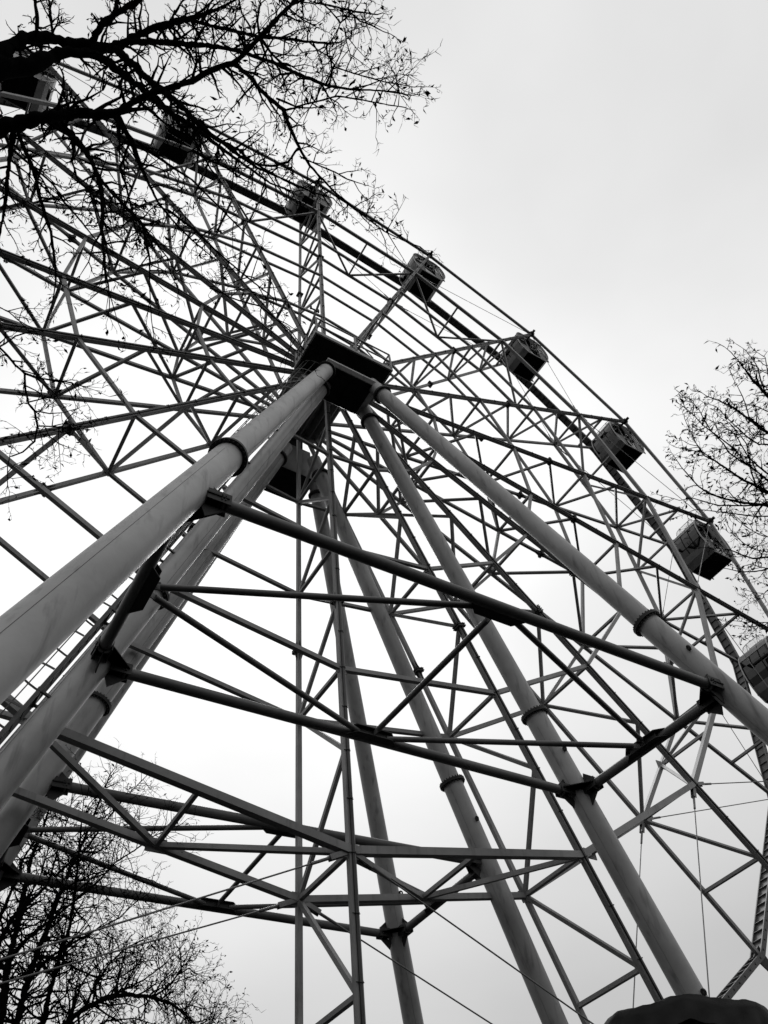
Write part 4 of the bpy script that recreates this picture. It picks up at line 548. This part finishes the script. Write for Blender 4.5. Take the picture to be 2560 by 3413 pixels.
def tree(name, label, data, trunk, seed, scale, dens, lvl, leafp, leafs, droop, jag, rmax, group=None):
    rnd = random.Random(seed); base = Vector(trunk[0][:3]); off = tuple(base)
    root = empty(name, label, 'tree', off, group)
    m = MB(); rough_path(m, trunk, rnd, 14, .08); put(m, 'trunk', M_BARK, root, off)
    b = MB(); tw = MB(); lf = (MB(), leafp, leafs)
    for pl in data:
        n = 10 if pl[0][3] > .03 else 6
        rough_path(b, pl, rnd, n, .26)
        for i in range(len(pl)-1):
            a = Vector(pl[i][:3]); c = Vector(pl[i+1][:3]); ra, rb = pl[i][3], pl[i+1][3]; L = (c-a).length
            cnt = L*dens; k = int(cnt) + (1 if rnd.random() < cnt-int(cnt) else 0)
            for _ in range(k):
                f = rnd.random(); r = ra + (rb-ra)*f
                if r > rmax and rnd.random() < .6: continue
                d = (c-a).normalized(); sd = d.cross(V(rnd.uniform(-1,1), rnd.uniform(-1,1), rnd.uniform(-1,1))).normalized()
                nd = (d*rnd.uniform(.15,.9) + sd).normalized()
                grow(tw, lf, a + (c-a)*f, nd, scale*rnd.uniform(.35,1.15), min(r*.5, .011*jag) + .0015*jag, lvl, rnd, droop, jag)
        e = pl[-1]; d = (Vector(e[:3])-Vector(pl[-2][:3])).normalized()
        grow(tw, lf, Vector(e[:3]), d, scale*.6, max(e[3], .003*jag), lvl, rnd, droop, jag)
    put(b, 'branches', M_BARK, root, off); o = put(tw, 'twigs', M_BARK, root, off); put(lf[0], 'leaves', M_LEAF, root, off)
    print(name, 'twig faces', len(tw.f), 'leaves', len(lf[0].f))
    return root
def trunk_from(data, gx, gy, r0, r1, idx=(0,)):
    st = [Vector(data[i][0][:3]) for i in idx]; top = st[0]
    pts = []
    for i in range(9):
        f = i/8; p = V(gx,gy,0).lerp(top, f**1.15 if i < 8 else 1); p.z = top.z*f
        pts.append((p.x, p.y, p.z, r0 + (r1-r0)*f))
    return pts
def link(data, idx, tr):                              # join the boughs back to the trunk
    for i in idx:
        s = data[i][0]; best = min(tr[3:], key=lambda q: (Vector(q[:3])-Vector(s[:3])).length + max(0, q[2]-s[2])*2)
        data[i].insert(0, [best[0], best[1], best[2], max(s[3], .03)])
T = TREES
tn = trunk_from(T['near'], -12.3, -9.4, .30, .2); link(T['near'], (3, 10), tn)
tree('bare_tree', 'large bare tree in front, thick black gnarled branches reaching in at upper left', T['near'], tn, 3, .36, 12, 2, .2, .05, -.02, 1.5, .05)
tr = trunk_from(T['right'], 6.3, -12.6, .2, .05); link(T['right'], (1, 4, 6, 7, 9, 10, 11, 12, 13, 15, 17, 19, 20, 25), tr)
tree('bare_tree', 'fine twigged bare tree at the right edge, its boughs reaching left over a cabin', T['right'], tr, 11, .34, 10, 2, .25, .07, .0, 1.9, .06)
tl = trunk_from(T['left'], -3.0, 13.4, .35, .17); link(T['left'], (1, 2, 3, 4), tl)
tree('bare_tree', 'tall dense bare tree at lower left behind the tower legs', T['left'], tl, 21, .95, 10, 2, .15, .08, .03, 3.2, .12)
tw_ = trunk_from(T['low'], -2.6, 9.9, .28, .09); link(T['low'], (5, 8, 9), tw_)
tree('bare_tree', 'lower spreading bare tree in the bottom left corner, one bough arching right', T['low'], tw_, 31, .9, 13, 2, .25, .08, .03, 3.0, .08)

# ------------------------------------------------------------------ black parasol, bottom right
PC = V(.75, -6.14, 0)
pr_root = empty('parasol', 'black fabric parasol with a wrinkled edge in the bottom right corner', 'parasol', tuple(PC))
m = MB(); NR, NA = 14, 144; RD = 1.07; rnd = random.Random(4)
tilt = Matrix.Rotation(R(8.5), 3, Vector((-.024,.147,0)).normalized()); top = PC + V(0,0,4.52)
vs = []
for j in range(NR+1):
    f = j/NR
    for i in range(NA):
        a = 2*math.pi*i/NA; rr = RD*f*(1 + .012*math.cos(8*a)); sc = abs(math.sin(4*a))
        z = -.14*f**2.1 + .015*f*math.cos(8*a) + .004*f*math.sin(23*a+3*f) - .003*math.sin(41*a)*f
        vs.append(top + tilt @ V(rr*math.cos(a), rr*math.sin(a), z))
for j in range(1, 6):
    for i in range(NA):
        a = 2*math.pi*i/NA; sc = abs(math.sin(4*a)); rr = RD*(1 + .012*math.cos(8*a)) + .006*math.sin(17*a + j) + .016*math.sin(29*a)*j/5
        vs.append(top + tilt @ V(rr*math.cos(a), rr*math.sin(a), -.14 - .05*j - .04*sc + .015*math.cos(8*a) + .004*math.sin(23*a)))
m.add(vs, [(j*NA+i, j*NA+(i+1) % NA, (j+1)*NA+(i+1) % NA, (j+1)*NA+i) for j in range(NR+5) for i in range(NA)], True)
put(m, 'canopy', M_TARP, pr_root, tuple(PC))
for k in range(8):
    m = MB(); a = 2*math.pi*k/8 + .39
    m.tube(top + tilt @ V(0,0,-.06), top + tilt @ V(1.02*math.cos(a), 1.02*math.sin(a), -.17), .014, n=6); put(m, 'rib', M_POLE, pr_root, tuple(PC))
m = MB(); m.tube(PC, top + tilt @ V(0,0,-.03), .03, n=12); put(m, 'pole', M_POLE, pr_root, tuple(PC))
m = MB(); m.box(PC + V(0,0,.05), .7, .7, .1); m.tube(PC + V(0,0,.1), PC + V(0,0,.45), .05, n=12); put(m, 'base', M_CONC, pr_root, tuple(PC))

# ------------------------------------------------------------------ camera
cd = bpy.data.cameras.new('camera'); cam = bpy.data.objects.new('camera', cd); COL.objects.link(cam)
cd.sensor_fit = 'HORIZONTAL'; cd.sensor_width = 36; cd.lens = 36*2580.19/2560; cd.clip_start = .05; cd.clip_end = 2000
rt = V(0.8527118, -0.5158202, -0.0825358); dn = V(0.3548629, 0.6879326, -0.6331043); fw = V(0.3833470, 0.5105666, 0.7696536)
mw = Matrix.Identity(4)
for i in range(3): mw[i][0] = rt[i]; mw[i][1] = -dn[i]; mw[i][2] = -fw[i]
mw[0][3], mw[1][3], mw[2][3] = -7.95281, -13.18386, 1.61122
cam.matrix_world = mw; scene.camera = cam

# ------------------------------------------------------------------ sky and light
SUN_EL, SUN_AZ = R(48.6), R(23.9)                        # glow behind the clouds, azimuth from +Y towards +X
sdir = V(math.sin(SUN_AZ)*math.cos(SUN_EL), math.cos(SUN_AZ)*math.cos(SUN_EL), math.sin(SUN_EL))
w = bpy.data.worlds.new('World'); scene.world = w; w.use_nodes = True; nt = w.node_tree; N = nt.nodes; Lk = nt.links; N.clear()
out = N.new('ShaderNodeOutputWorld')
sky = N.new('ShaderNodeTexSky'); sky.sky_type = 'NISHITA'; sky.sun_disc = False; sky.sun_elevation = SUN_EL; sky.sun_rotation = SUN_AZ
bw = N.new('ShaderNodeRGBToBW'); Lk.new(sky.outputs[0], bw.inputs[0])
b1 = N.new('ShaderNodeBackground'); b1.inputs[1].default_value = .012; Lk.new(bw.outputs[0], b1.inputs[0])
tc = N.new('ShaderNodeTexCoord')
dp = N.new('ShaderNodeVectorMath'); dp.operation = 'DOT_PRODUCT'; dp.inputs[1].default_value = sdir; Lk.new(tc.outputs['Generated'], dp.inputs[0])
cr = N.new('ShaderNodeValToRGB'); cr.color_ramp.interpolation = 'B_SPLINE'
els = [(0,.92),(.5,.85),(.72,.76),(.85,.72),(.915,.82),(.96,.92),(1,1.12)]
while len(cr.color_ramp.elements) < len(els): cr.color_ramp.elements.new(.5)
for e, (p_, v_) in zip(cr.color_ramp.elements, els): e.position = p_; e.color = grey(v_)
mr = N.new('ShaderNodeMapRange'); mr.inputs[1].default_value = -1; mr.inputs[2].default_value = 1; Lk.new(dp.outputs['Value'], mr.inputs[0]); Lk.new(mr.outputs[0], cr.inputs[0])
mp = N.new('ShaderNodeMapping'); mp.inputs['Scale'].default_value = (1.1, 1.1, 2.2); mp.inputs['Location'].default_value = (.4, .1, .7); Lk.new(tc.outputs['Generated'], mp.inputs[0])
nz = N.new('ShaderNodeTexNoise'); nz.inputs['Scale'].default_value = 2.2; nz.inputs['Detail'].default_value = 4; nz.inputs['Roughness'].default_value = .45; Lk.new(mp.outputs[0], nz.inputs['Vector'])
ma = N.new('ShaderNodeMapRange'); ma.inputs[1].default_value = .3; ma.inputs[2].default_value = .7; ma.inputs[3].default_value = .90; ma.inputs[4].default_value = 1.07; Lk.new(nz.outputs['Fac'], ma.inputs[0])
ml = N.new('ShaderNodeMath'); ml.operation = 'MULTIPLY'; Lk.new(cr.outputs[0], ml.inputs[0]); Lk.new(ma.outputs[0], ml.inputs[1])
sx = N.new('ShaderNodeSeparateXYZ'); Lk.new(tc.outputs['Generated'], sx.inputs[0])
c3 = N.new('ShaderNodeValToRGB'); g_el = [(0,.1),(.12,.3),(.24,.68),(.30,.70),(.485,.88),(.66,1)]
while len(c3.color_ramp.elements) < len(g_el): c3.color_ramp.elements.new(.5)
for e, (p_, v_) in zip(c3.color_ramp.elements, g_el): e.position = p_; e.color = grey(v_)
Lk.new(sx.outputs[2], c3.inputs[0])
m2 = N.new('ShaderNodeMath'); m2.operation = 'MULTIPLY'; Lk.new(ml.outputs[0], m2.inputs[0]); Lk.new(c3.outputs[0], m2.inputs[1]); ml = m2
b2 = N.new('ShaderNodeBackground'); b2.inputs[1].default_value = 1; Lk.new(ml.outputs[0], b2.inputs[0])
ad = N.new('ShaderNodeAddShader'); Lk.new(b1.outputs[0], ad.inputs[0]); Lk.new(b2.outputs[0], ad.inputs[1]); Lk.new(ad.outputs[0], out.inputs[0])
sl = bpy.data.lights.new('sun', 'SUN'); sl.energy = .9; sl.angle = R(20); so = bpy.data.objects.new('sun', sl); COL.objects.link(so)
so.rotation_euler = sdir.to_track_quat('Z', 'Y').to_euler(); so.location = (0,0,60)
scene.view_settings.view_transform = 'Standard'; scene.view_settings.look = 'None'; scene.view_settings.exposure = 0; scene.view_settings.gamma = 1
